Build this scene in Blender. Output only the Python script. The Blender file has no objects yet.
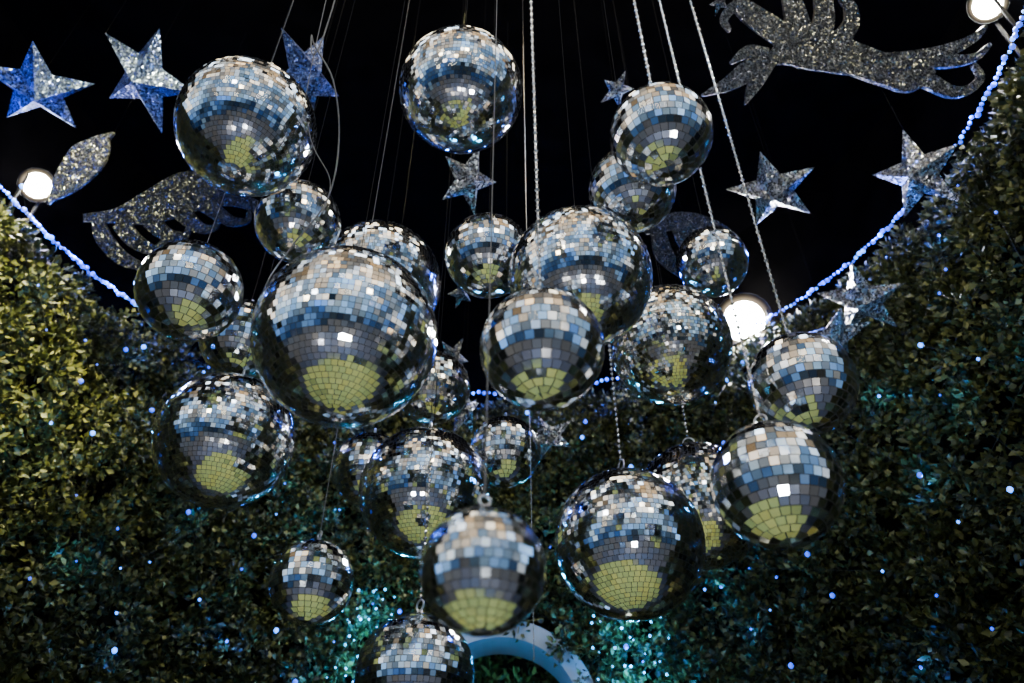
import bpy, bmesh, math, random
import numpy as np
from mathutils import Vector, Matrix, Quaternion
random.seed(7); rng = np.random.default_rng(11)
PI = math.pi
C = bpy.context.scene.collection
F = 800.0; PITCH = math.radians(40); CAM = Vector((0, 0, 1.6))
RT = Vector((1, 0, 0)); UP = Vector((0, -math.sin(PITCH), math.cos(PITCH))); FW = Vector((0, math.cos(PITCH), math.sin(PITCH)))
CX, CY, RW = -0.25, 2.85, 3.45          # centre and radius of the round court
ZTOP, ZCEIL = 6.1, 8.0
LDROP = .20                              # the hedge is clipped a little lower on the left

def at(x, y, t):
    return CAM + (RT * ((x - 512) / F) + UP * ((341.5 - y) / F) + FW) * t
def drop(a): return LDROP * np.clip((-a - .45) / .45, 0, 1)

# ------------------------------------------------------------------ materials
def newmat(name):
    m = bpy.data.materials.new(name); m.use_nodes = True
    nt = m.node_tree; b = nt.nodes['Principled BSDF']
    return m, nt, b

def plain(name, col, rough=.5, metal=0, emit=None, es=0, noise=0, nscale=20, spec=.5):
    m, nt, b = newmat(name)
    b.inputs['Base Color'].default_value = (*col, 1); b.inputs['Roughness'].default_value = rough; b.inputs['Metallic'].default_value = metal
    b.inputs['Specular IOR Level'].default_value = spec
    if emit:
        b.inputs['Emission Color'].default_value = (*emit, 1); b.inputs['Emission Strength'].default_value = es
    if noise:
        n = nt.nodes.new('ShaderNodeTexNoise'); n.inputs['Scale'].default_value = nscale; n.inputs['Detail'].default_value = 6
        r = nt.nodes.new('ShaderNodeValToRGB')
        r.color_ramp.elements[0].position = .3; r.color_ramp.elements[1].position = .7
        r.color_ramp.elements[0].color = (*[c * (1 - noise) for c in col], 1)
        r.color_ramp.elements[1].color = (*[min(1, c * (1 + noise)) for c in col], 1)
        tc = nt.nodes.new('ShaderNodeTexCoord')
        nt.links.new(tc.outputs['Object'], n.inputs['Vector'])
        nt.links.new(n.outputs['Fac'], r.inputs['Fac']); nt.links.new(r.outputs['Color'], b.inputs['Base Color'])
    return m

def island_mat(name, stops, rough, metal=0, interp='CONSTANT', spec=.5):
    m, nt, b = newmat(name)
    g = nt.nodes.new('ShaderNodeNewGeometry'); r = nt.nodes.new('ShaderNodeValToRGB'); cr = r.color_ramp
    cr.interpolation = interp
    while len(cr.elements) < len(stops): cr.elements.new(.5)
    for e, (p, c) in zip(cr.elements, stops):
        e.position = p; e.color = (*c, 1)
    nt.links.new(g.outputs['Random Per Island'], r.inputs['Fac']); nt.links.new(r.outputs['Color'], b.inputs['Base Color'])
    b.inputs['Roughness'].default_value = rough; b.inputs['Metallic'].default_value = metal
    b.inputs['Specular IOR Level'].default_value = spec
    return m

def glitter(name, dark, light, scale=85, jit=1.5):
    m, nt, b = newmat(name)
    tc = nt.nodes.new('ShaderNodeTexCoord'); v = nt.nodes.new('ShaderNodeTexVoronoi'); v.inputs['Scale'].default_value = scale
    nt.links.new(tc.outputs['Object'], v.inputs['Vector'])
    sub = nt.nodes.new('ShaderNodeVectorMath'); sub.operation = 'SUBTRACT'; sub.inputs[1].default_value = (.5, .5, .5)
    nt.links.new(v.outputs['Color'], sub.inputs[0])
    sc = nt.nodes.new('ShaderNodeVectorMath'); sc.operation = 'SCALE'; sc.inputs['Scale'].default_value = jit
    nt.links.new(sub.outputs[0], sc.inputs[0])
    g = nt.nodes.new('ShaderNodeNewGeometry')
    ad = nt.nodes.new('ShaderNodeVectorMath'); ad.operation = 'ADD'
    nt.links.new(g.outputs['Normal'], ad.inputs[0]); nt.links.new(sc.outputs[0], ad.inputs[1])
    no = nt.nodes.new('ShaderNodeVectorMath'); no.operation = 'NORMALIZE'; nt.links.new(ad.outputs[0], no.inputs[0])
    nt.links.new(no.outputs[0], b.inputs['Normal'])
    sx = nt.nodes.new('ShaderNodeSeparateColor'); nt.links.new(v.outputs['Color'], sx.inputs[0])
    r = nt.nodes.new('ShaderNodeValToRGB'); r.color_ramp.elements[0].color = (*dark, 1); r.color_ramp.elements[1].color = (*light, 1)
    r.color_ramp.elements[0].position = .35; r.color_ramp.elements[1].position = .95
    nt.links.new(sx.outputs[1], r.inputs['Fac']); nt.links.new(r.outputs['Color'], b.inputs['Base Color'])
    b.inputs['Metallic'].default_value = .85; b.inputs['Roughness'].default_value = .28
    return m

M_TILE = island_mat('mirror_tile', [(0, (.97, .97, .97)), (.30, (.82, .91, 1.0)), (.58, (.98, .93, .84)), (.76, (.80, .87, .98)), (.90, (.98, .98, .98)), (.97, (.56, .62, .70))], .09, 1.0)
M_WARM = island_mat('warm_tinted_tile', [(0, (.98, .93, .80)), (.35, (.96, .95, .90)), (.6, (.95, .86, .68)), (.85, (.90, .92, .95)), (.97, (.55, .50, .42))], .10, 1.0)  # warm highlights put into the tile colour as a tint
M_CORE = plain('grout_core', (.05, .052, .058), .7, 0, noise=.3, nscale=40, spec=.2)
M_CHROME = plain('dull_steel', (.45, .45, .45), .3, 1.0, noise=.15, nscale=60)
M_CHAIN = plain('bead_chain_silver', (.75, .73, .70), .2, .9, noise=.15, nscale=80)
M_WIRE = plain('thin_grey_wire', (.008, .008, .008), .8, 0, noise=.2, nscale=60, spec=.1)
M_CABLE = plain('grey_cable', (.11, .11, .11), .5, .2, noise=.2, nscale=60)
M_DWIRE = plain('dark_wire', (.004, .004, .004), .9, 0, noise=.2, nscale=60, spec=.05)
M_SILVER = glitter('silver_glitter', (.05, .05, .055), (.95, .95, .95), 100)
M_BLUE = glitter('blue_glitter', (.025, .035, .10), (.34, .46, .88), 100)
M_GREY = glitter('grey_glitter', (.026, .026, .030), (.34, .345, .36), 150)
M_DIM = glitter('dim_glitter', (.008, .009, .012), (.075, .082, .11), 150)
M_LEAF = island_mat('hedge_leaf', [(0, (.007, .010, .0035)), (.3, (.018, .025, .007)), (.6, (.040, .049, .012)), (.85, (.086, .093, .024)), (1, (.18, .18, .065))], .45, 0, 'LINEAR', .35)
M_WALL = plain('dark_backing', (.004, .005, .004), .9, noise=.4, nscale=6, spec=.1)
M_BLACK = plain('black_paint', (.0016, .0015, .0015), 1, noise=.4, nscale=4, spec=0)
M_WHITE = plain('white_plaster', (.22, .26, .34), .7, noise=.06, nscale=9)
M_LAWN = plain('lit_turf', (.325, .345, .085), .9, noise=.15, nscale=70)
M_STONE = plain('dark_paving', (.050, .056, .072), .5, noise=.3, nscale=5)
M_HOUSE = plain('black_lamp_housing', (.004, .004, .004), .8, 0, noise=.2, nscale=30, spec=.1)
M_LENS = plain('glowing_lens', (1, 1, 1), .3, 0, (1, .95, .86), 600, noise=.02)
M_LED = plain('blue_led', (.1, .2, 1), .3, 0, (.004, .065, 1.0), 2.2, noise=.02)
M_LEDW = plain('ice_led', (.2, .4, 1), .3, 0, (.03, .22, 1.0), 6, noise=.02)
M_TEAL = plain('teal_led', (.3, .8, 1), .3, 0, (.03, .45, 1.0), 4, noise=.02)
M_GWIRE = plain('green_wire', (.010, .015, .010), .6, noise=.2, nscale=60)
M_GLOW, nt, b = newmat('painted_glow')  # lamp halo imitated by a fading emission, not lit by the lens
b.inputs['Base Color'].default_value = (.002, .002, .002, 1); b.inputs['Roughness'].default_value = .9; b.inputs['Specular IOR Level'].default_value = .0
b.inputs['Emission Color'].default_value = (1, .78, .48, 1)
a_ = nt.nodes.new('ShaderNodeAttribute'); a_.attribute_name = 'glow'; nt.links.new(a_.outputs['Fac'], b.inputs['Emission Strength'])

# ------------------------------------------------------------------ mesh builder
class MB:
    def __init__(s): s.v = []; s.f = []; s.m = []; s.mi = 0
    def face(s, *idx): s.f.append(idx); s.m.append(s.mi)
    def tube(s, pts, r, n=6, cap=True):
        pts = [Vector(p) for p in pts]; base = len(s.v); u = None
        for i, p in enumerate(pts):
            d = (pts[min(i + 1, len(pts) - 1)] - pts[max(i - 1, 0)]).normalized()
            if u is None:
                u = d.orthogonal().normalized()
            else:
                u = (u - d * u.dot(d)).normalized()
            w = d.cross(u)
            for k in range(n):
                a = 2 * PI * k / n; s.v.append(p + (u * math.cos(a) + w * math.sin(a)) * r)
        for i in range(len(pts) - 1):
            for k in range(n):
                a = base + i * n + k; b = base + i * n + (k + 1) % n
                s.face(a, b, b + n, a + n)
        if cap:
            s.face(*[base + k for k in range(n)][::-1]); s.face(*[base + (len(pts) - 1) * n + k for k in range(n)])
    def lathe(s, prof, n=16, org=(0, 0, 0), mat=None, caps=True):
        base = len(s.v); org = Vector(org)
        for r, z in prof:
            for k in range(n):
                a = 2 * PI * k / n; p = Vector((r * math.cos(a), r * math.sin(a), z))
                s.v.append(org + (mat @ p if mat else p))
        for i in range(len(prof) - 1):
            for k in range(n):
                a = base + i * n + k; b = base + i * n + (k + 1) % n
                s.face(a, b, b + n, a + n)
        if caps: s.face(*[base + k for k in range(n)][::-1]); s.face(*[base + (len(prof) - 1) * n + k for k in range(n)])
    def torus(s, c, R, r, ax=(0, 1, 0), n=20, m=8):
        q = Vector((0, 0, 1)).rotation_difference(Vector(ax)); c = Vector(c); base = len(s.v)
        for i in range(n):
            a = 2 * PI * i / n
            for j in range(m):
                b = 2 * PI * j / m
                s.v.append(c + q @ Vector(((R + r * math.cos(b)) * math.cos(a), (R + r * math.cos(b)) * math.sin(a), r * math.sin(b))))
        for i in range(n):
            for j in range(m):
                s.face(base + i * m + j, base + ((i + 1) % n) * m + j, base + ((i + 1) % n) * m + (j + 1) % m, base + i * m + (j + 1) % m)
    def octa(s, c, r, h):
        c = Vector(c); b = len(s.v)
        s.v += [c + Vector((0, 0, h))] + [c + Vector((r * math.cos(k * PI / 3), r * math.sin(k * PI / 3), 0)) for k in range(6)] + [c - Vector((0, 0, h))]
        for k in range(6):
            s.face(b, b + 1 + k, b + 1 + (k + 1) % 6); s.face(b + 7, b + 1 + (k + 1) % 6, b + 1 + k)
    def box(s, c, d, rot=None):
        c = Vector(c); b = len(s.v)
        for x in (-.5, .5):
            for y in (-.5, .5):
                for z in (-.5, .5):
                    p = Vector((x * d[0], y * d[1], z * d[2])); s.v.append(c + (rot @ p if rot else p))
        for q in ((0, 1, 3, 2), (4, 6, 7, 5), (0, 4, 5, 1), (2, 3, 7, 6), (0, 2, 6, 4), (1, 5, 7, 3)): s.face(*[b + i for i in q])
    def build(s, name, mats, parent=None, smooth=False, loc=None):
        me = bpy.data.meshes.new(name); me.from_pydata([tuple(v) for v in s.v], [], s.f)
        for m in (mats if isinstance(mats, (list, tuple)) else [mats]): me.materials.append(m)
        me.polygons.foreach_set('material_index', s.m)
        if smooth: me.polygons.foreach_set('use_smooth', [True] * len(s.f))
        me.update()
        o = bpy.data.objects.new(name, me); C.objects.link(o)
        if parent: o.parent = parent
        if loc is not None: o.location = loc
        return o

def tag(o, label=None, cat=None, group=None, kind=None):
    if label: o['label'] = label
    if cat: o['category'] = cat
    if group: o['group'] = group
    if kind: o['kind'] = kind
    return o
def empty(name, loc, label, cat, group=None, rot=None):
    o = bpy.data.objects.new(name, None); C.objects.link(o); o.location = loc; o.empty_display_size = .1
    if rot is not None: o.rotation_mode = 'QUATERNION'; o.rotation_quaternion = rot
    return tag(o, label, cat, group)
def smooth(P, n=8):
    out = []
    for i in range(len(P) - 1):
        a, b, c, d = P[max(i - 1, 0)], P[i], P[i + 1], P[min(i + 2, len(P) - 1)]
        for k in range(n):
            t = k / n; out.append(.5 * ((2 * b) + (c - a) * t + (2 * a - 5 * b + 4 * c - d) * t * t + (3 * b - a - 3 * c + d) * t ** 3))
    return out + [P[-1]]

# ------------------------------------------------------------------ setting
def arcwall(name, R0, R1, z0, z1, a0, a1, n, m, low=False):
    mb = MB()
    for i in range(n + 1):
        a = a0 + (a1 - a0) * i / n; zt = z1 - (float(drop(np.array(a))) if low else 0)
        for R, z in ((R0, z0), (R0, zt), (R1, zt), (R1, z0)):
            mb.v.append(Vector((CX + R * math.sin(a), CY + R * math.cos(a), z)))
    for i in range(n):
        b = i * 4
        for k in range(4): mb.face(b + k, b + (k + 1) % 4, b + 4 + (k + 1) % 4, b + 4 + k)
    mb.face(3, 2, 1, 0); mb.face(n * 4, n * 4 + 1, n * 4 + 2, n * 4 + 3)
    o = mb.build(name, m); tag(o, kind='structure'); return o
AX, AZ, ARI, ARO = -.09, 3.17, .59, .73      # doorway arch
HR = ARI + .08
ha0 = math.asin((AX - CX - HR) / (RW + .1)); ha1 = math.asin((AX - CX + HR) / (RW + .1))
A = math.radians(114)
arcwall('wall_left', RW + .10, RW + .25, 0, ZTOP - .04, -A, ha0, 48, M_WALL, True)
arcwall('wall_right', RW + .10, RW + .25, 0, ZTOP - .04, ha1, A, 48, M_WALL)
mb = MB()      # wall above the doorway, cut to the arch
for k in range(25):
    th = PI * k / 24; x = AX - HR * math.cos(th) ; z = AZ + HR * math.sin(th)
    a = math.asin((x - CX) / (RW + .1))
    for R, zz in ((RW + .10, z), (RW + .10, ZTOP - .04), (RW + .25, ZTOP - .04), (RW + .25, z)):
        mb.v.append(Vector((CX + R * math.sin(a), CY + R * math.cos(a), zz)))
for i in range(24):
    for k in range(4): mb.face(i * 4 + k, i * 4 + (k + 1) % 4, i * 4 + 4 + (k + 1) % 4, i * 4 + 4 + k)
tag(mb.build('wall_back', M_WALL), kind='structure')
arcwall('wall_upper', RW + .55, RW + .65, 0, ZCEIL, -A, -.45, 48, M_BLACK)
arcwall('wall_upper', RW + .55, RW + .65, 0, ZCEIL, .50, A, 48, M_BLACK)
arcwall('wall_upper', RW + .55, RW + .65, ZTOP - .6, ZCEIL, -.45, .50, 24, M_BLACK)
mb = MB(); cut = 1.25      # dark canopy over the court, cut short so the balls reflect what lies behind
a_c = math.acos((cut - CY) / 4.5); ring = [(-a_c + 2 * a_c * k / 60) for k in range(61)]
for z in (ZCEIL, ZCEIL + .1):
    for a in ring: mb.v.append(Vector((CX + 4.5 * math.sin(a), CY + 4.5 * math.cos(a), z)))
mb.face(*range(61)); mb.face(*range(121, 60, -1))
for k in range(61): mb.face(k, (k + 1) % 61, 61 + (k + 1) % 61, 61 + k)
tag(mb.build('ceiling', M_BLACK), kind='structure')
mb = MB()
for R in (0, 2.55, 9): 
    for k in range(64): mb.v.append(Vector((CX + R * math.cos(2 * PI * k / 64), CY + R * math.sin(2 * PI * k / 64), 0)))
mb.mi = 1
for k in range(64): mb.face(k, 64 + k, 64 + (k + 1) % 64)
mb.mi = 0
for k in range(64): mb.face(64 + k, 128 + k, 128 + (k + 1) % 64, 64 + (k + 1) % 64)
tag(mb.build('floor', [M_STONE, M_LAWN]), kind='structure')
# white arch trim
mb = MB()
pts = [(-1, 0.0)] + [(-math.cos(PI * k / 28), math.sin(PI * k / 28)) for k in range(29)] + [(1, 0.0)]
for i, (c, s_) in enumerate(pts):
    base = i in (0, len(pts) - 1)
    for R, y in ((ARI, 6.02), (ARO, 6.02), (ARO, 6.26), (HR, 6.30), (HR, 6.40), (ARI, 6.40)):
        mb.v.append(Vector((AX + R * c, y, 0 if base else AZ + R * s_)))
for i in range(len(pts) - 1):
    for k in range(6): mb.face(i * 6 + k, i * 6 + (k + 1) % 6, i * 6 + 6 + (k + 1) % 6, i * 6 + 6 + k)
tag(mb.build('trim_1', M_WHITE), kind='structure')
mb = MB(); mb.box((AX, 9.0, 3.4), (7, .1, 6.8)); tag(mb.build('wall_passage', M_WALL), kind='structure')

# ------------------------------------------------------------------ leaves
def leaf_mesh(name, cen, inward, n_per, spread, L, W, mat):
    N = len(cen); K = N * n_per
    c = np.repeat(cen, n_per, 0); inn = np.repeat(inward, n_per, 0)
    off = rng.normal(size=(K, 3)); off /= np.linalg.norm(off, axis=1)[:, None]
    rad = rng.uniform(.35, 1.0, (K, 1)) * spread * np.repeat(rng.uniform(.6, 1.35, (N, 1)), n_per, 0)
    d = rng.normal(size=(K, 3)) * .45 + inn * .35 + off * .9; d /= np.linalg.norm(d, axis=1)[:, None]
    base = c + off * rad
    q = rng.normal(size=(K, 3)); side = np.cross(d, q); side /= np.linalg.norm(side, axis=1)[:, None]
    nrm = np.cross(side, d)
    l = L * rng.uniform(.6, 1.25, (K, 1)); w = W * rng.uniform(.7, 1.2, (K, 1))
    mid = base + d * l * .5
    P = np.stack([base, mid + side * w + nrm * w * .45, base + d * l, mid - side * w + nrm * w * .45], 1).reshape(-1, 3)
    idx = np.arange(K)[:, None] * 4
    tri = np.concatenate([idx + np.array([[0, 1, 2]]), idx + np.array([[0, 2, 3]])], 1).reshape(-1)
    me = bpy.data.meshes.new(name)
    me.vertices.add(K * 4); me.vertices.foreach_set('co', P.astype(np.float32).ravel())
    me.loops.add(K * 6); me.loops.foreach_set('vertex_index', tri.astype(np.int32))
    me.polygons.add(K * 2); me.polygons.foreach_set('loop_start', np.arange(K * 2, dtype=np.int32) * 3)
    me.polygons.foreach_set('loop_total', np.full(K * 2, 3, np.int32))
    me.materials.append(mat); me.update(calc_edges=True); me.validate()
    o = bpy.data.objects.new(name, me); C.objects.link(o); return o
def bump(a, z):
    s = a * RW
    return (.5 + .5 * np.sin(s * 9.1 + 2.3 * np.sin(z * 5.3)) * np.sin(z * 8.7 + 1.9 * np.sin(s * 4.1))) * .22
def sprigs(n, a0, a1, z0, z1):
    a = rng.uniform(a0, a1, n); z = z0 + (z1 - z0 - (drop(a) if z1 > 5 else 0)) * rng.uniform(0, 1, n)
    edge = np.clip((z - (ZTOP - .35 - drop(a))) / .35, 0, 1)           # the top edge is clipped back
    R = RW + .02 - (bump(a, z) + np.abs(rng.normal(size=n)) * .06) * (1 - .75 * edge)
    p = np.stack([CX + R * np.sin(a), CY + R * np.cos(a), z], 1)
    i = np.stack([-np.sin(a), -np.cos(a), np.zeros(n)], 1)
    x = p[:, 0] - AX; ro = ARO - .07; inside = (np.cos(a) > 0) & (np.abs(x) < ro) & ((z < AZ) | (x * x + (z - AZ) ** 2 < ro ** 2))
    return p[~inside], i[~inside]
for nm, s0, s1, lab in (('hedge', -A, 0, 'dense small-leaved green hedge covering the curved wall, left half, yellowish where lit'),
                        ('hedge', 0, A, 'dense small-leaved green hedge covering the curved wall, right half, darker')):
    p, i = sprigs(3700, s0, s1, 2.5, ZTOP - .06); p2, i2 = sprigs(700, s0, s1, 0.05, 2.5)
    o = leaf_mesh(nm, np.concatenate([p, p2]), np.concatenate([i, i2]), 30, .080, .060, .019, M_LEAF)
    tag(o, lab, 'hedge', 'leafy hedge walls', 'stuff')
n = 1300; p = np.stack([rng.uniform(-1.3, 1.1, n), rng.uniform(7.5, 8.3, n), rng.uniform(0.02, 5.2, n)], 1)
o = leaf_mesh('doorway_foliage', p, np.tile(np.array([[0, -1., 0]]), (n, 1)), 9, .08, .12, .022, M_LEAF)
tag(o, 'teal-lit foliage seen through the white arched doorway', 'foliage', None, 'stuff')

# ------------------------------------------------------------------ mirror balls
def ball_mesh(R, rows, jit):
    mb = MB(); st = PI / rows
    mb.mi = 1
    mb.lathe([(max(.001, R * .97 * math.sin(PI * k / 24)), -R * .97 * math.cos(PI * k / 24)) for k in range(25)], 40)
    th = R * .03
    for i in range(rows):
        lat = -PI / 2 + (i + .5) * st
        n = max(4, round(2 * PI * math.cos(lat) / st)); off = random.random()
        for k in range(n):
            if random.random() < .003: continue
            lo = 2 * PI * (k + off) / n
            nn = Vector((math.cos(lat) * math.cos(lo), math.cos(lat) * math.sin(lo), math.sin(lat)))
            e = Vector((-math.sin(lo), math.cos(lo), 0)); u = nn.cross(e)
            up_ = max(0, min(1, (lat + .75) / .6))          # lower tiles sit truer than the upper ones
            j = jit * (.40 + .9 * up_); j = j if random.random() < .82 else j * 3.2
            nj = (nn + e * random.gauss(0, j) + u * random.gauss(0, j)).normalized()
            e2 = (e - nj * e.dot(nj)).normalized(); u2 = nj.cross(e2)
            c = nn * R; hh = R * st * .455; b = len(mb.v)
            def wid(s): return R * PI / n * math.cos(max(-PI / 2, min(PI / 2, lat + s * st * .5))) * .915
            for dz in (0, -th):
                for s, q in ((-1, -1), (1, -1), (1, 1), (-1, 1)):
                    mb.v.append(c + nj * dz + e2 * s * wid(q) + u2 * q * hh)
            mb.mi = 0; mb.face(b, b + 1, b + 2, b + 3); mb.mi = 1
            for k2 in range(4): mb.face(b + k2, b + 4 + k2, b + 4 + (k2 + 1) % 4, b + (k2 + 1) % 4)
    return mb
def cap_mesh(R):
    mb = MB()
    mb.lathe([(R * .17, R * .955), (R * .17, R * 1.005), (R * .12, R * 1.03), (R * .05, R * 1.05), (R * .05, R * 1.05 + .012)], 18)
    return mb
# x, y, pixel radius, true radius, rows, cord kind, description
BALLS = [
 (247,128,71,.28,48,'w','large mirror ball nearest the blue stars at upper left'),
 (461,91,63,.28,50,'w','large mirror ball at the top centre'),
 (661,135,52,.17,22,'c','topmost small mirror ball on the right'),
 (632,190,44,.17,22,'w','mirror ball tucked behind the topmost right-hand one'),
 (298,222,43,.19,26,'w','small mirror ball just beneath the upper left large ball'),
 (190,291,53,.17,22,'v','leftmost mirror ball, small with coarse tiles'),
 (346,337,92,.30,48,'w','biggest mirror ball of the whole cluster'),
 (378,283,63,.30,52,'w','mirror ball half hidden above and behind the biggest ball'),
 (542,349,62,.17,21,'c','small coarse-tiled mirror ball in the middle of the cluster'),
 (580,278,72,.28,52,'w','large mirror ball right of centre behind the middle ball'),
 (488,256,43,.19,26,'w','small mirror ball directly below the pale centre star'),
 (670,345,61,.28,56,'g','finest-tiled mirror ball, beside the bright white floodlight'),
 (712,262,36,.19,28,'w','dim small mirror ball above the bright white floodlight'),
 (802,384,54,.17,21,'c','rightmost small mirror ball'),
 (776,484,66,.18,21,'c','coarse-tiled mirror ball just below the rightmost ball'),
 (629,543,76,.28,44,'s','large mirror ball low right of centre'),
 (699,505,64,.30,52,'gs','mirror ball half hidden between two low right-hand balls'),
 (225,440,70,.28,48,'w','large mirror ball below the leftmost ball'),
 (425,492,66,.28,50,'w','large mirror ball below the biggest ball'),
 (483,570,64,.17,21,'v','coarse-tiled mirror ball low in the centre'),
 (370,470,38,.19,24,'w','small mirror ball peeking out below the biggest ball, leftward'),
 (505,452,36,.17,23,'w','small mirror ball beside the lowest silver star'),
 (312,582,43,.15,21,'v','lone small mirror ball at lower left'),
 (415,675,62,.22,32,'s','mirror ball cut off by the bottom edge'),
 (433,388,37,.18,28,'g','dim small mirror ball peeking out right of the biggest ball'),
 (241,339,41,.18,23,'w','small mirror ball peeking out left of the biggest ball'),
]
placed = []
def ok(p, R, t, t0, x, y, r):
    if (Vector((p.x - CX, p.y - CY))).length + R > RW - .3: return False
    for (q, Q, tq, tq0, xq, yq, rq) in placed:
        if (p - q).length < R + Q + .025: return False
        if (p.xy - q.xy).length < (R if p.z > q.z else Q) + .02: return False
        if math.hypot(x - xq, y - yq) < r + rq and (t - tq) * (t0 - tq0) < 0: return False
    return True
def rope(name, top, bot, kind, mat, label, cat, group):
    mb = MB()
    if kind == 'c':
        mb.tube([bot, top], .0030, 5)
        nb = int((top.z - bot.z) / .026)
    elif kind == 's':       # short length of beads, plain wire above
        mb.mi = 1; mb.tube([bot, top], .0016, 5); mb.mi = 0; nb = 26
    elif kind == 'v': mb.tube([bot, top], .0016, 5); nb = 0
    elif kind == 'w': mb.tube([bot, top], .0014, 5); nb = 0
    else: mb.tube([bot, top], .0009, 5); nb = 0
    for k in range(nb): mb.octa(bot + Vector((0, 0, .013 + k * .026)), .0088 if k % 2 else .0062, .0125)
    return tag(mb.build(name, [mat, M_WIRE] if kind == 's' else mat), label, cat, group)
for (x, y, r, R, rows, ck, desc) in BALLS:
    th = math.atan(math.hypot(x - 512, y - 341) / F); k0 = (1 + 1 / math.cos(th)) / 2
    t0 = F * R / r * k0; best = None
    for f in [1, 1.03, .97, 1.06, .94, 1.09, .91, 1.12, .88, 1.16, .85, 1.2, .82, 1.25, .78, 1.3, .75]:
        if ok(at(x, y, t0 * f), R * f, t0 * f, t0, x, y, r): best = f; break
    if best is None: print('NO CLEAR PLACE', desc); best = 1
    R *= best; t = t0 * best; p = at(x, y, t)
    placed.append((p, R, t, t0, x, y, r))
    e = empty('disco_ball', p, desc, 'disco ball', 'mirror balls hanging in a cluster')
    e.rotation_euler = (0, 0, random.uniform(0, 6.28))
    ball_mesh(R, rows, .075 if 'g' in ck else (.026 if rows > 24 else .019)).build('mirrored_sphere', [M_WARM if 'g' in ck else M_TILE, M_CORE], e)
    cap = cap_mesh(R).build('top_cap', M_CHROME, e, True)
    rr = min(.028, R * .10); mb = MB(); mb.torus((0, 0, R * 1.05 + .010 + rr), rr, .0038, (math.cos(1), math.sin(1), 0)); mb.build('hanging_ring', M_CHROME, cap, True)
    bot = p + Vector((0, 0, R * 1.05 + .010 + 2 * rr)); top = Vector((p.x, p.y, ZCEIL)); kd = 'c' if 'c' in ck else 's' if 's' in ck else 'v' if 'v' in ck else 'w'; ch = kd in 'cs'
    rope('bead_chain' if ch else 'hanging_wire', top, bot, kd, M_CHAIN if ch else M_CABLE if kd == 'v' else M_WIRE,
         ('silver bead chain holding the ' if ch else 'thin grey wire holding the ') + desc, 'chain' if ch else 'wire',
         'silver chains carrying mirror balls' if ch else 'thin wires carrying mirror balls')
p = at(530, 430, 3.1); q = at(544, 690, 3.1)
rope('cord', Vector((p.x, p.y, ZCEIL)), Vector((p.x, p.y, q.z - .1)), 'w', M_CHAIN, 'long thin cord dangling past the low central balls with nothing on it', 'cord', None)
P = [at(x, y, t) for x, y, t in ((345,-70,3.3),(332,10,3.0),(312,36,2.95),(333,80,2.9),(339,140,2.9),(327,200,2.9),(292,246,2.95),(266,285,3.0),(254,330,3.1))]
P[0].z = ZCEIL
mb = MB(); mb.tube(smooth(P), .0028, 6); tag(mb.build('loose_cable', M_CABLE, None, True), 'loose grey cable looping down beside the upper left large mirror ball', 'cable')
P = [at(x, y, t) for x, y, t in ((320,-60,3.4),(317,40,3.2),(309,130,3.1),(330,180,3.1),(322,215,3.1))]
P[0].z = ZCEIL
mb = MB(); mb.tube(smooth(P), .0020, 6); tag(mb.build('loose_cable', M_CABLE, None, True), 'short thin cable ending above the small ball beneath the upper left large one', 'cable')

# ------------------------------------------------------------------ glitter stars and cutouts
CAMROT = Matrix((RT, UP, -FW)).transposed().to_quaternion()
def star_mesh(R, inner=.43, depth=.38):
    mb = MB()
    for k in range(10):
        a = PI / 2 + k * PI / 5; r = R if k % 2 == 0 else R * inner
        mb.v.append(Vector((r * math.cos(a), r * math.sin(a), 0)))
    mb.v.append(Vector((0, 0, R * depth))); mb.v.append(Vector((0, 0, -R * depth)))
    for k in range(10):
        mb.face(k, (k + 1) % 10, 10); mb.face((k + 1) % 10, k, 11)
    return mb
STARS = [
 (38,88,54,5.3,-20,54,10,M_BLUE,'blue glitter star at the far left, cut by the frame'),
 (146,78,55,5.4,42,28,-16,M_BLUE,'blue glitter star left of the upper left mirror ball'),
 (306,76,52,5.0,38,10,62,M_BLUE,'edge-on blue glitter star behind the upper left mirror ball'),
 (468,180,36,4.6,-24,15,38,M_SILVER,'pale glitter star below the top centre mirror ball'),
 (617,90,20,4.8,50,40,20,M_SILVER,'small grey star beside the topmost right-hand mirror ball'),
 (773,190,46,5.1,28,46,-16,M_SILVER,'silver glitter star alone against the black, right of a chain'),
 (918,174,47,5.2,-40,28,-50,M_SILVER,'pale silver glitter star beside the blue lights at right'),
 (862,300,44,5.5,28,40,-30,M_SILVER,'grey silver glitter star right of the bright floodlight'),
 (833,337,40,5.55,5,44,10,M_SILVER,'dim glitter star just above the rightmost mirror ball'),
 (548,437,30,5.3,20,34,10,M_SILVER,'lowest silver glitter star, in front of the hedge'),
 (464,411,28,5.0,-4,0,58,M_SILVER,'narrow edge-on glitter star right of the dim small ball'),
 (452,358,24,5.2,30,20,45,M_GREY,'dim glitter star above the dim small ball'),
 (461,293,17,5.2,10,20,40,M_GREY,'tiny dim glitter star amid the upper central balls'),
 (720,2,14,4.6,20,40,30,M_GREY,'small star at the top edge beside the bird cutout'),
]
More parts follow.
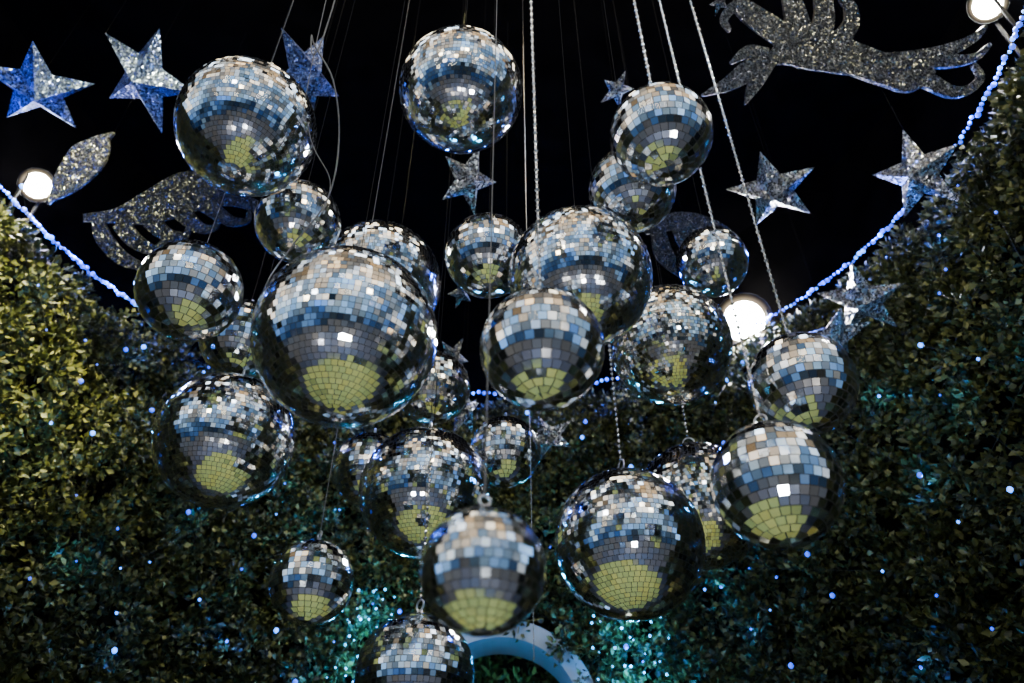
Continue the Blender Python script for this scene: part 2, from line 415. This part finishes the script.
for (x, y, r, t, spin, tx, ty, m, lab) in STARS:
    R = r * t / F; p = at(x, y, t)
    rot = CAMROT @ Quaternion((1, 0, 0), math.radians(tx)) @ Quaternion((0, 1, 0), math.radians(ty)) @ Quaternion((0, 0, 1), math.radians(spin))
    o = star_mesh(R).build('glitter_star', m); o.location = p; o.rotation_mode = 'QUATERNION'; o.rotation_quaternion = rot
    tag(o, lab, 'star', 'glitter stars overhead')
    hi = max((rot @ v.co for v in o.data.vertices), key=lambda v: v.z) + p
    rope('hanging_wire', Vector((hi.x, hi.y, ZCEIL)), hi - Vector((0, 0, .01)), 'x', M_DWIRE, 'dark wire holding the ' + lab, 'wire', 'dark wires carrying glitter stars')
def cutout(strokes, t, m, name, label, wl, cat='cutout', group='flat glitter cutouts overhead'):
    """one flat sheet cut into tapered, curling strokes: each stroke is a list of (x, y, half width)"""
    allp = [p for s in strokes for p in s]
    cx = sum(p[0] for p in allp) / len(allp); cy = sum(p[1] for p in allp) / len(allp); sc = t / F
    mb = MB()
    for si, s in enumerate(strokes):
        P = smooth([Vector((x - cx, cy - y, w)) for x, y, w in s], 6)
        h = .012 + .0007 * si; base = len(mb.v)
        d = (P[-1] - P[-2]); d.z = 0; d.normalize(); wl_ = P[-1].z     # rounded end
        for f in (.5, .8, .95, 1.0):
            P.append(Vector(((s[-1][0] - cx) + d.x * wl_ * f, (cy - s[-1][1]) + d.y * wl_ * f, max(.3, wl_ * math.sqrt(max(0, 1 - f * f))))))
        for i, p in enumerate(P):
            d = P[min(i + 1, len(P) - 1)] - P[max(i - 1, 0)]; n = Vector((-d.y, d.x, 0)).normalized(); w = max(.3, p.z)
            q = Vector((p.x, p.y, 0))
            for sg, z in ((1, h), (-1, h), (-1, -h), (1, -h)):
                v = (q + n * w * sg) * sc; v.z = z; mb.v.append(v)
        N = len(P)
        for i in range(N - 1):
            for k in range(4): mb.face(base + i * 4 + k, base + i * 4 + (k + 1) % 4, base + i * 4 + 4 + (k + 1) % 4, base + i * 4 + 4 + k)
        mb.face(base + 3, base + 2, base + 1, base); e = base + (N - 1) * 4; mb.face(e, e + 1, e + 2, e + 3)
    o = mb.build(name, m); o.location = at(cx, cy, t); o.rotation_mode = 'QUATERNION'; o.rotation_quaternion = CAMROT
    bpy.context.view_layer.update()
    tag(o, label, cat, group)
    h = max((o.matrix_world @ v.co for v in o.data.vertices), key=lambda v: v.z)
    rope('hanging_wire', Vector((h.x, h.y, ZCEIL)), h - Vector((0, 0, .01)), 'x', M_DWIRE, 'dark wire holding the ' + wl, 'wire', 'dark wires carrying cutouts')
    return o
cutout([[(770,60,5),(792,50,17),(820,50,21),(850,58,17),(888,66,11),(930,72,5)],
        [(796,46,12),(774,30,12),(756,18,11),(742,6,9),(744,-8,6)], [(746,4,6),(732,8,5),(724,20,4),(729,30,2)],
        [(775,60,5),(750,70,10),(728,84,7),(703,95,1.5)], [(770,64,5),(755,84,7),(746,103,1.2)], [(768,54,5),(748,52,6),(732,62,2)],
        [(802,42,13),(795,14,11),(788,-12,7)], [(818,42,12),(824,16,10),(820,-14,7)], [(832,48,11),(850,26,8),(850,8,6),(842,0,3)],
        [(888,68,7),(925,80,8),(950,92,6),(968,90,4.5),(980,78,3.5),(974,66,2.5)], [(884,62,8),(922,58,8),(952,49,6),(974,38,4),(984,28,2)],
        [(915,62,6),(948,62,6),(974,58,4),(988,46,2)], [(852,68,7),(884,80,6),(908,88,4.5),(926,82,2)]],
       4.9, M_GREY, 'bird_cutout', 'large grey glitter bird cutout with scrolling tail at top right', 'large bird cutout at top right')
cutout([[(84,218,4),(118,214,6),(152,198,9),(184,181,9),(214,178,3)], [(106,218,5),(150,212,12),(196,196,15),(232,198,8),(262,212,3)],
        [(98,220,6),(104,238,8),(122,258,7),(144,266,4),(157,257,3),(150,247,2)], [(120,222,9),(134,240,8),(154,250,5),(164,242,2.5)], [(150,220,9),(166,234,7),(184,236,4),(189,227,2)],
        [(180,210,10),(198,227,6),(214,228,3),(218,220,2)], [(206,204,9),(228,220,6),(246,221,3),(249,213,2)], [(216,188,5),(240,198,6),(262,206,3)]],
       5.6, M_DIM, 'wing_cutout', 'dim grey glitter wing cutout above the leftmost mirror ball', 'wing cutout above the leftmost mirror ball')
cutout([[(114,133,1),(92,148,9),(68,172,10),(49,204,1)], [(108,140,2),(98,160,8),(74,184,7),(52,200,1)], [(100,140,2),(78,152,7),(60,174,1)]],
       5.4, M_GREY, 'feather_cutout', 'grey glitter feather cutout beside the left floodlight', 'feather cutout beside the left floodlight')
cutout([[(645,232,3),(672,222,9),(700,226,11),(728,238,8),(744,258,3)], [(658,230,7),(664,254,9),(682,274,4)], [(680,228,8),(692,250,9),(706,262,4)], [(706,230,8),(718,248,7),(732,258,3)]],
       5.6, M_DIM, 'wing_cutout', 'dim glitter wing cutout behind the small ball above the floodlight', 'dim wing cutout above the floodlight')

# ------------------------------------------------------------------ floodlights on the wall top
def lamp(kind, name, loc, energy, col, target=None, parent=None, **kw):
    d = bpy.data.lights.new(name, kind); d.energy = energy; d.color = col
    for k, v in kw.items(): setattr(d, k, v)
    o = bpy.data.objects.new(name, d); C.objects.link(o); o.location = loc
    if target is not None:
        o.rotation_mode = 'QUATERNION'; o.rotation_quaternion = (Vector(target) - Vector(loc)).to_track_quat('-Z', 'Y')
    return o
LAWN = Vector((CX, CY, 0))
def flood(p, lens_r, label, energy, col=(1, .92, .78), k_ring=1.4, base_z=ZTOP):
    aim = (CAM + Vector((0, 1, 0)) - p).normalized(); q = Vector((0, 0, 1)).rotation_difference(aim)
    e = empty('floodlight', (p.x, p.y, base_z), label, 'floodlight', 'floodlights on top of the hedge wall')
    loc = p - Vector((p.x, p.y, base_z)); m = q.to_matrix(); R = lens_r * k_ring
    mb = MB(); mb.lathe([(lens_r * .7, -.24), (lens_r * .9, -.20), (R * .85, -.06), (R * 1.02, .000), (R * 1.02, .004), (R, .004)], 32, loc, m, caps=False); mb.build('housing', M_HOUSE, e, False)
    mb = MB(); pr = []; gl = []  # ring round the lens that carries the painted halo
    for k in range(15):
        f = k / 14; r = lens_r * .98 + (R - lens_r * .98) * f
        pr.append((r, .02 - .02 * f)); gl.append(1.2 * (1 - f) ** 2.0 + .001)
    mb.lathe(pr, 32, loc, m, caps=False); o = mb.build('glow_ring', M_GLOW, e, True)
    at_ = o.data.attributes.new('glow', 'FLOAT', 'POINT'); at_.data.foreach_set('value', [g for g in gl for _ in range(32)])
    mb = MB(); mb.lathe([(lens_r * .98, -.02), (lens_r, .03), (lens_r * .65, .06), (lens_r * .05, .08)], 28, loc, m); mb.build('lens', M_LENS, e, True)
    mb = MB(); s = m @ Vector((1, 0, 0)); s.z = 0; s.normalize(); s *= R * .9
    mid = Vector((loc.x, loc.y, loc.z)) - aim * .06
    mb.tube([mid + s, Vector((mid.x, mid.y, 0.015)) + s, Vector((mid.x, mid.y, 0.015)) - s, mid - s], .012, 8); mb.build('bracket', M_HOUSE, e)
    lamp('SPOT', 'flood_beam', p + aim * .15, energy, col, LAWN, spot_size=math.radians(75), spot_blend=.6, shadow_soft_size=.12)
flood(at(744, 321, 7.05), .175, 'bright white floodlight on the hedge top, right of centre', 260)
flood(at(37, 185, 5.9), .09, 'warm floodlight on the hedge top at far left', 210, (1, .85, .6), base_z=ZTOP - LDROP)
flood(at(988, 4, 5.15), .085, 'floodlight at the top right corner above the bird cutout tail', 210)

# ------------------------------------------------------------------ light strings
def bulb_mb(r):
    mb = MB(); mb.lathe([(r * .35, -r), (r * .85, -r * .5), (r, 0), (r * .8, r * .55), (r * .3, r)], 8); return mb
def light_string(name, pts, mats, r, label, cat, group, wr=.004, cm=None, sizes=(.75, 1.0, 1.35)):
    e = empty(name, pts[0], label, cat, group); o0 = Vector(pts[0])
    mb = MB(); mb.tube([p - o0 for p in pts], wr, 6); mb.build('cord', cm or M_GWIRE, e, True)
    meshes = []
    for m in mats:
        for k in sizes:
            b = bulb_mb(r * k).build('tmp', m); meshes.append(b.data); bpy.data.objects.remove(b)
    for p in pts:
        b = bpy.data.objects.new('bulb', random.choice(meshes)); C.objects.link(b); b.parent = e; b.location = p - o0
    return e
def cyl(a, R, z): return Vector((CX + R * math.sin(a), CY + R * math.cos(a), z))
def ztop(a): return ZTOP - float(drop(np.array(a)))
def rim(a0, a1, n):
    out = []
    for k in range(n):
        a = a0 + (a1 - a0) * k / (n - 1); out.append(cyl(a, RW - .14 + random.gauss(0, .005), ztop(a) + .03 + random.gauss(0, .007)))
    return out
G = 'blue light strings along the hedge top'
for a0, a1, lab, n in ((-1.75, -.85, 'at far left', 98), (-.84, .66, 'behind the mirror balls', 98), (.67, 1.75, 'at right', 98)):
    light_string('rope_light', rim(a0, a1, n), [M_LED, M_LED, M_LED, M_LEDW], .0140, 'blue light string along the hedge top ' + lab, 'light string', G, .004, None, (.75, 1.0, 1.3))
def wander(a0, a1, z0, z1, cols, per):
    out = []
    for c in range(cols):
        a = a0 + (a1 - a0) * (c + .5) / cols
        zs = [z0 + (z1 - z0) * (k + .5) / per for k in range(per)]
        if c % 2: zs.reverse()
        for z in zs:
            aa = a + random.gauss(0, .10); zz = min(z + random.gauss(0, .25), 5.75)
            out.append(cyl(aa, RW - .24 - float(bump(np.array(aa), np.array(zz))), zz))
    return out
G = 'blue fairy lights woven through the hedge'
hs = []
for a0, a1, z0, lab in ((-1.75, -.85, 2.9, 'at far left'), (-.85, -.25, 3.3, 'left of the doorway'), (.2, .85, 3.3, 'right of the doorway'), (.85, 1.75, 2.9, 'at far right')):
    pts = wander(a0, a1, z0, 5.7, 6, 6); hs += pts
    light_string('fairy_lights', pts, [M_LED, M_LED, M_LEDW], .0105, 'blue fairy lights scattered in the hedge ' + lab, 'fairy lights', G, .0012, None, (.6, .9, 1.6))
for k in range(0, len(hs), 3):
    p = hs[k]; d = (Vector((CX, CY, p.z)) - p).normalized()
    lamp('POINT', 'fairy_glow', p - d * .02, 2.6, ((.03, .18, 1), (.03, .34, 1))[k % 2], shadow_soft_size=.012)
for k in range(30):
    a = -1.6 + 3.2 * k / 29; lamp('POINT', 'rim_glow', cyl(a, RW - .18, ztop(a) + .05), 14, (.03, .11, 1), shadow_soft_size=.012)
for xs, lab in (((-1.35, -.95), 'left'), ((.72, 1.2), 'right')):
    pts = []
    for c in range(6):
        x = xs[0] + (xs[1] - xs[0]) * c / 5; a = math.asin((x - CX) / RW)
        zs = [2.9 + 1.15 * k / 9 for k in range(10)]
        if c % 2: zs.reverse()
        for z in zs: pts.append(cyl(a + random.gauss(0, .012), RW - .30, z + random.gauss(0, .04)))
    light_string('light_curtain', pts, [M_TEAL], .0068, 'teal light curtain on the hedge ' + lab + ' of the arched doorway', 'light curtain', 'teal light curtains by the doorway', .0015)
    for z in (3.0, 3.4, 3.8):
        lamp('POINT', 'curtain_glow', cyl(math.asin(((xs[0] + xs[1]) / 2 - CX) / RW), RW - .40, z), 20, (.04, .48, 1), shadow_soft_size=.04)
lamp('POINT', 'doorway_glow', (AX + .2, 6.9, 3.9), 20, (.08, .55, .75), shadow_soft_size=.05)
lamp('SPOT', 'arch_light', (AX + .6, 5.0, 2.2), 6, (.6, .78, 1), (AX + .4, 6.1, 3.7), spot_size=math.radians(36), shadow_soft_size=.05)

# ------------------------------------------------------------------ unseen lamps added around the court
lamp('SPOT', 'hedge_fill', (-1.3, 1.6, 6.9), 4800, (1, .90, .36), (-3.6, 3.9, 5.2), spot_size=math.radians(48), spot_blend=1, shadow_soft_size=.06)  # unseen spots added to brighten the hedge with a yellow wash
lamp('SPOT', 'hedge_fill', (1.2, 1.2, 6.9), 220, (1, .90, .45), (3.1, 4.2, 5.7), spot_size=math.radians(52), spot_blend=1, shadow_soft_size=.06)
lamp('SPOT', 'hedge_fill', (-.4, 2.6, 7.2), 480, (1, .90, .42), (-.9, 6.2, 4.0), spot_size=math.radians(62), spot_blend=1, shadow_soft_size=.06)
for x, e in ((-1.4, 120), (.1, 190), (1.6, 200)):  # unseen uplights added to brighten the stars
    lamp('SPOT', 'star_fill', (x, -.3, 1.2), e, (1, .98, .95), (x * 1.3, 3.2, 7.2), spot_size=math.radians(75), spot_blend=.6, shadow_soft_size=.08)
for k in range(11):      # unseen lamps added overhead to brighten the ball tops
    x = -2.8 + 5.6 * k / 10; y = 1.5 + .9 * (k % 2) + random.uniform(-.1, .2)
    lamp('POINT', 'ball_top_fill', (x, y, 7.6), 18, ((.76, .88, 1), (1, .82, .56))[k % 2], shadow_soft_size=.27)
for k in range(8):       # unseen lamps added below the view to brighten the ball rims
    a = -1.75 + 3.5 * k / 7
    lamp('SPOT', 'low_fill', cyl(a, RW - 1.0, .15), 560, ((1, .88, .5), (.35, .6, 1))[k % 2], cyl(a, RW, .8), spot_size=math.radians(54), spot_blend=1, shadow_soft_size=.06)
for x in (-2.2, 0, 2.2):  # unseen blue lamps added so the balls mirror a bluish floor
    lamp('SPOT', 'paving_fill', (x, -3.2, 4.5), 320, (.18, .42, 1), (x * .6, -.6, 0), spot_size=math.radians(70), spot_blend=.7, shadow_soft_size=.12)
for k in range(16):      # unseen points added behind the camera for glints on the tiles
    lamp('POINT', 'rear_glint', (-3.6 + 7.2 * k / 15, -2.4 + random.uniform(-.8, .8), 4.2 + 2.2 * ((k * 7) % 5) / 4), 20, ((1, .76, .44), (.95, .97, 1), (1, .86, .62))[k % 3], shadow_soft_size=.11)

# stand-in for the unseen surroundings behind: random bright patches added for ball reflections
w = bpy.data.worlds.new('night'); bpy.context.scene.world = w; w.use_nodes = True
nt = w.node_tree; N = nt.nodes; L = nt.links; bg = N['Background']
tc = N.new('ShaderNodeTexCoord'); sp = N.new('ShaderNodeSeparateXYZ'); L.new(tc.outputs['Generated'], sp.inputs[0])
vo = N.new('ShaderNodeTexVoronoi'); vo.inputs['Scale'].default_value = 5.5; vo.feature = 'SMOOTH_F1'; vo.inputs['Smoothness'].default_value = .4; L.new(tc.outputs['Generated'], vo.inputs['Vector'])
sc = N.new('ShaderNodeSeparateColor'); L.new(vo.outputs['Color'], sc.inputs[0])
r1 = N.new('ShaderNodeValToRGB'); cr = r1.color_ramp; cr.interpolation = 'LINEAR'
for k in range(3): cr.elements.new(.5)
for e, (p, v) in zip(cr.elements, ((0, .14), (.3, .48), (.6, 1.15), (.85, 2.5), (1, 5.0))): e.position = p; e.color = (v, v, v, 1)
L.new(sc.outputs[0], r1.inputs['Fac'])
r2 = N.new('ShaderNodeValToRGB'); cr = r2.color_ramp
for k in range(2): cr.elements.new(.5)
for e, (p, c) in zip(cr.elements, ((0, (.12, .36, 1)), (.42, (.40, .68, 1)), (.70, (1, .93, .82)), (1, (1, .68, .36)))): e.position = p; e.color = (*c, 1)
tz = N.new('ShaderNodeMath'); tz.operation = 'MULTIPLY_ADD'; tz.inputs[1].default_value = .50; L.new(sp.outputs['Z'], tz.inputs[0])
tz2 = N.new('ShaderNodeMath'); tz2.operation = 'MULTIPLY'; tz2.inputs[1].default_value = .70; L.new(sc.outputs[1], tz2.inputs[0]); L.new(tz2.outputs[0], tz.inputs[2])
L.new(tz.outputs[0], r2.inputs['Fac'])
mz = N.new('ShaderNodeMapRange'); mz.interpolation_type = 'SMOOTHSTEP'; mz.inputs['From Min'].default_value = -.2; mz.inputs['From Max'].default_value = .25
mz.inputs['To Min'].default_value = .12; mz.inputs['To Max'].default_value = 1; L.new(sp.outputs['Z'], mz.inputs['Value'])
my = N.new('ShaderNodeMapRange'); my.interpolation_type = 'SMOOTHSTEP'; my.inputs['From Min'].default_value = .35; my.inputs['From Max'].default_value = -.2
my.inputs['To Min'].default_value = .03; my.inputs['To Max'].default_value = 1; L.new(sp.outputs['Y'], my.inputs['Value'])
m1 = N.new('ShaderNodeMath'); m1.operation = 'MULTIPLY'; L.new(mz.outputs[0], m1.inputs[0]); L.new(my.outputs[0], m1.inputs[1])
m2 = N.new('ShaderNodeMath'); m2.operation = 'MULTIPLY'; L.new(m1.outputs[0], m2.inputs[0]); L.new(r1.outputs['Color'], m2.inputs[1])
L.new(r2.outputs['Color'], bg.inputs['Color']); L.new(m2.outputs[0], bg.inputs['Strength'])

cam = bpy.data.cameras.new('camera'); co = bpy.data.objects.new('camera', cam); C.objects.link(co)
co.location = CAM; co.rotation_euler = (PI / 2 + PITCH, 0, 0); cam.sensor_width = 36; cam.lens = 36 * F / 1024; cam.clip_end = 100
cam.dof.use_dof = True; cam.dof.focus_distance = 3.3; cam.dof.aperture_fstop = 1.8
bpy.context.scene.camera = co
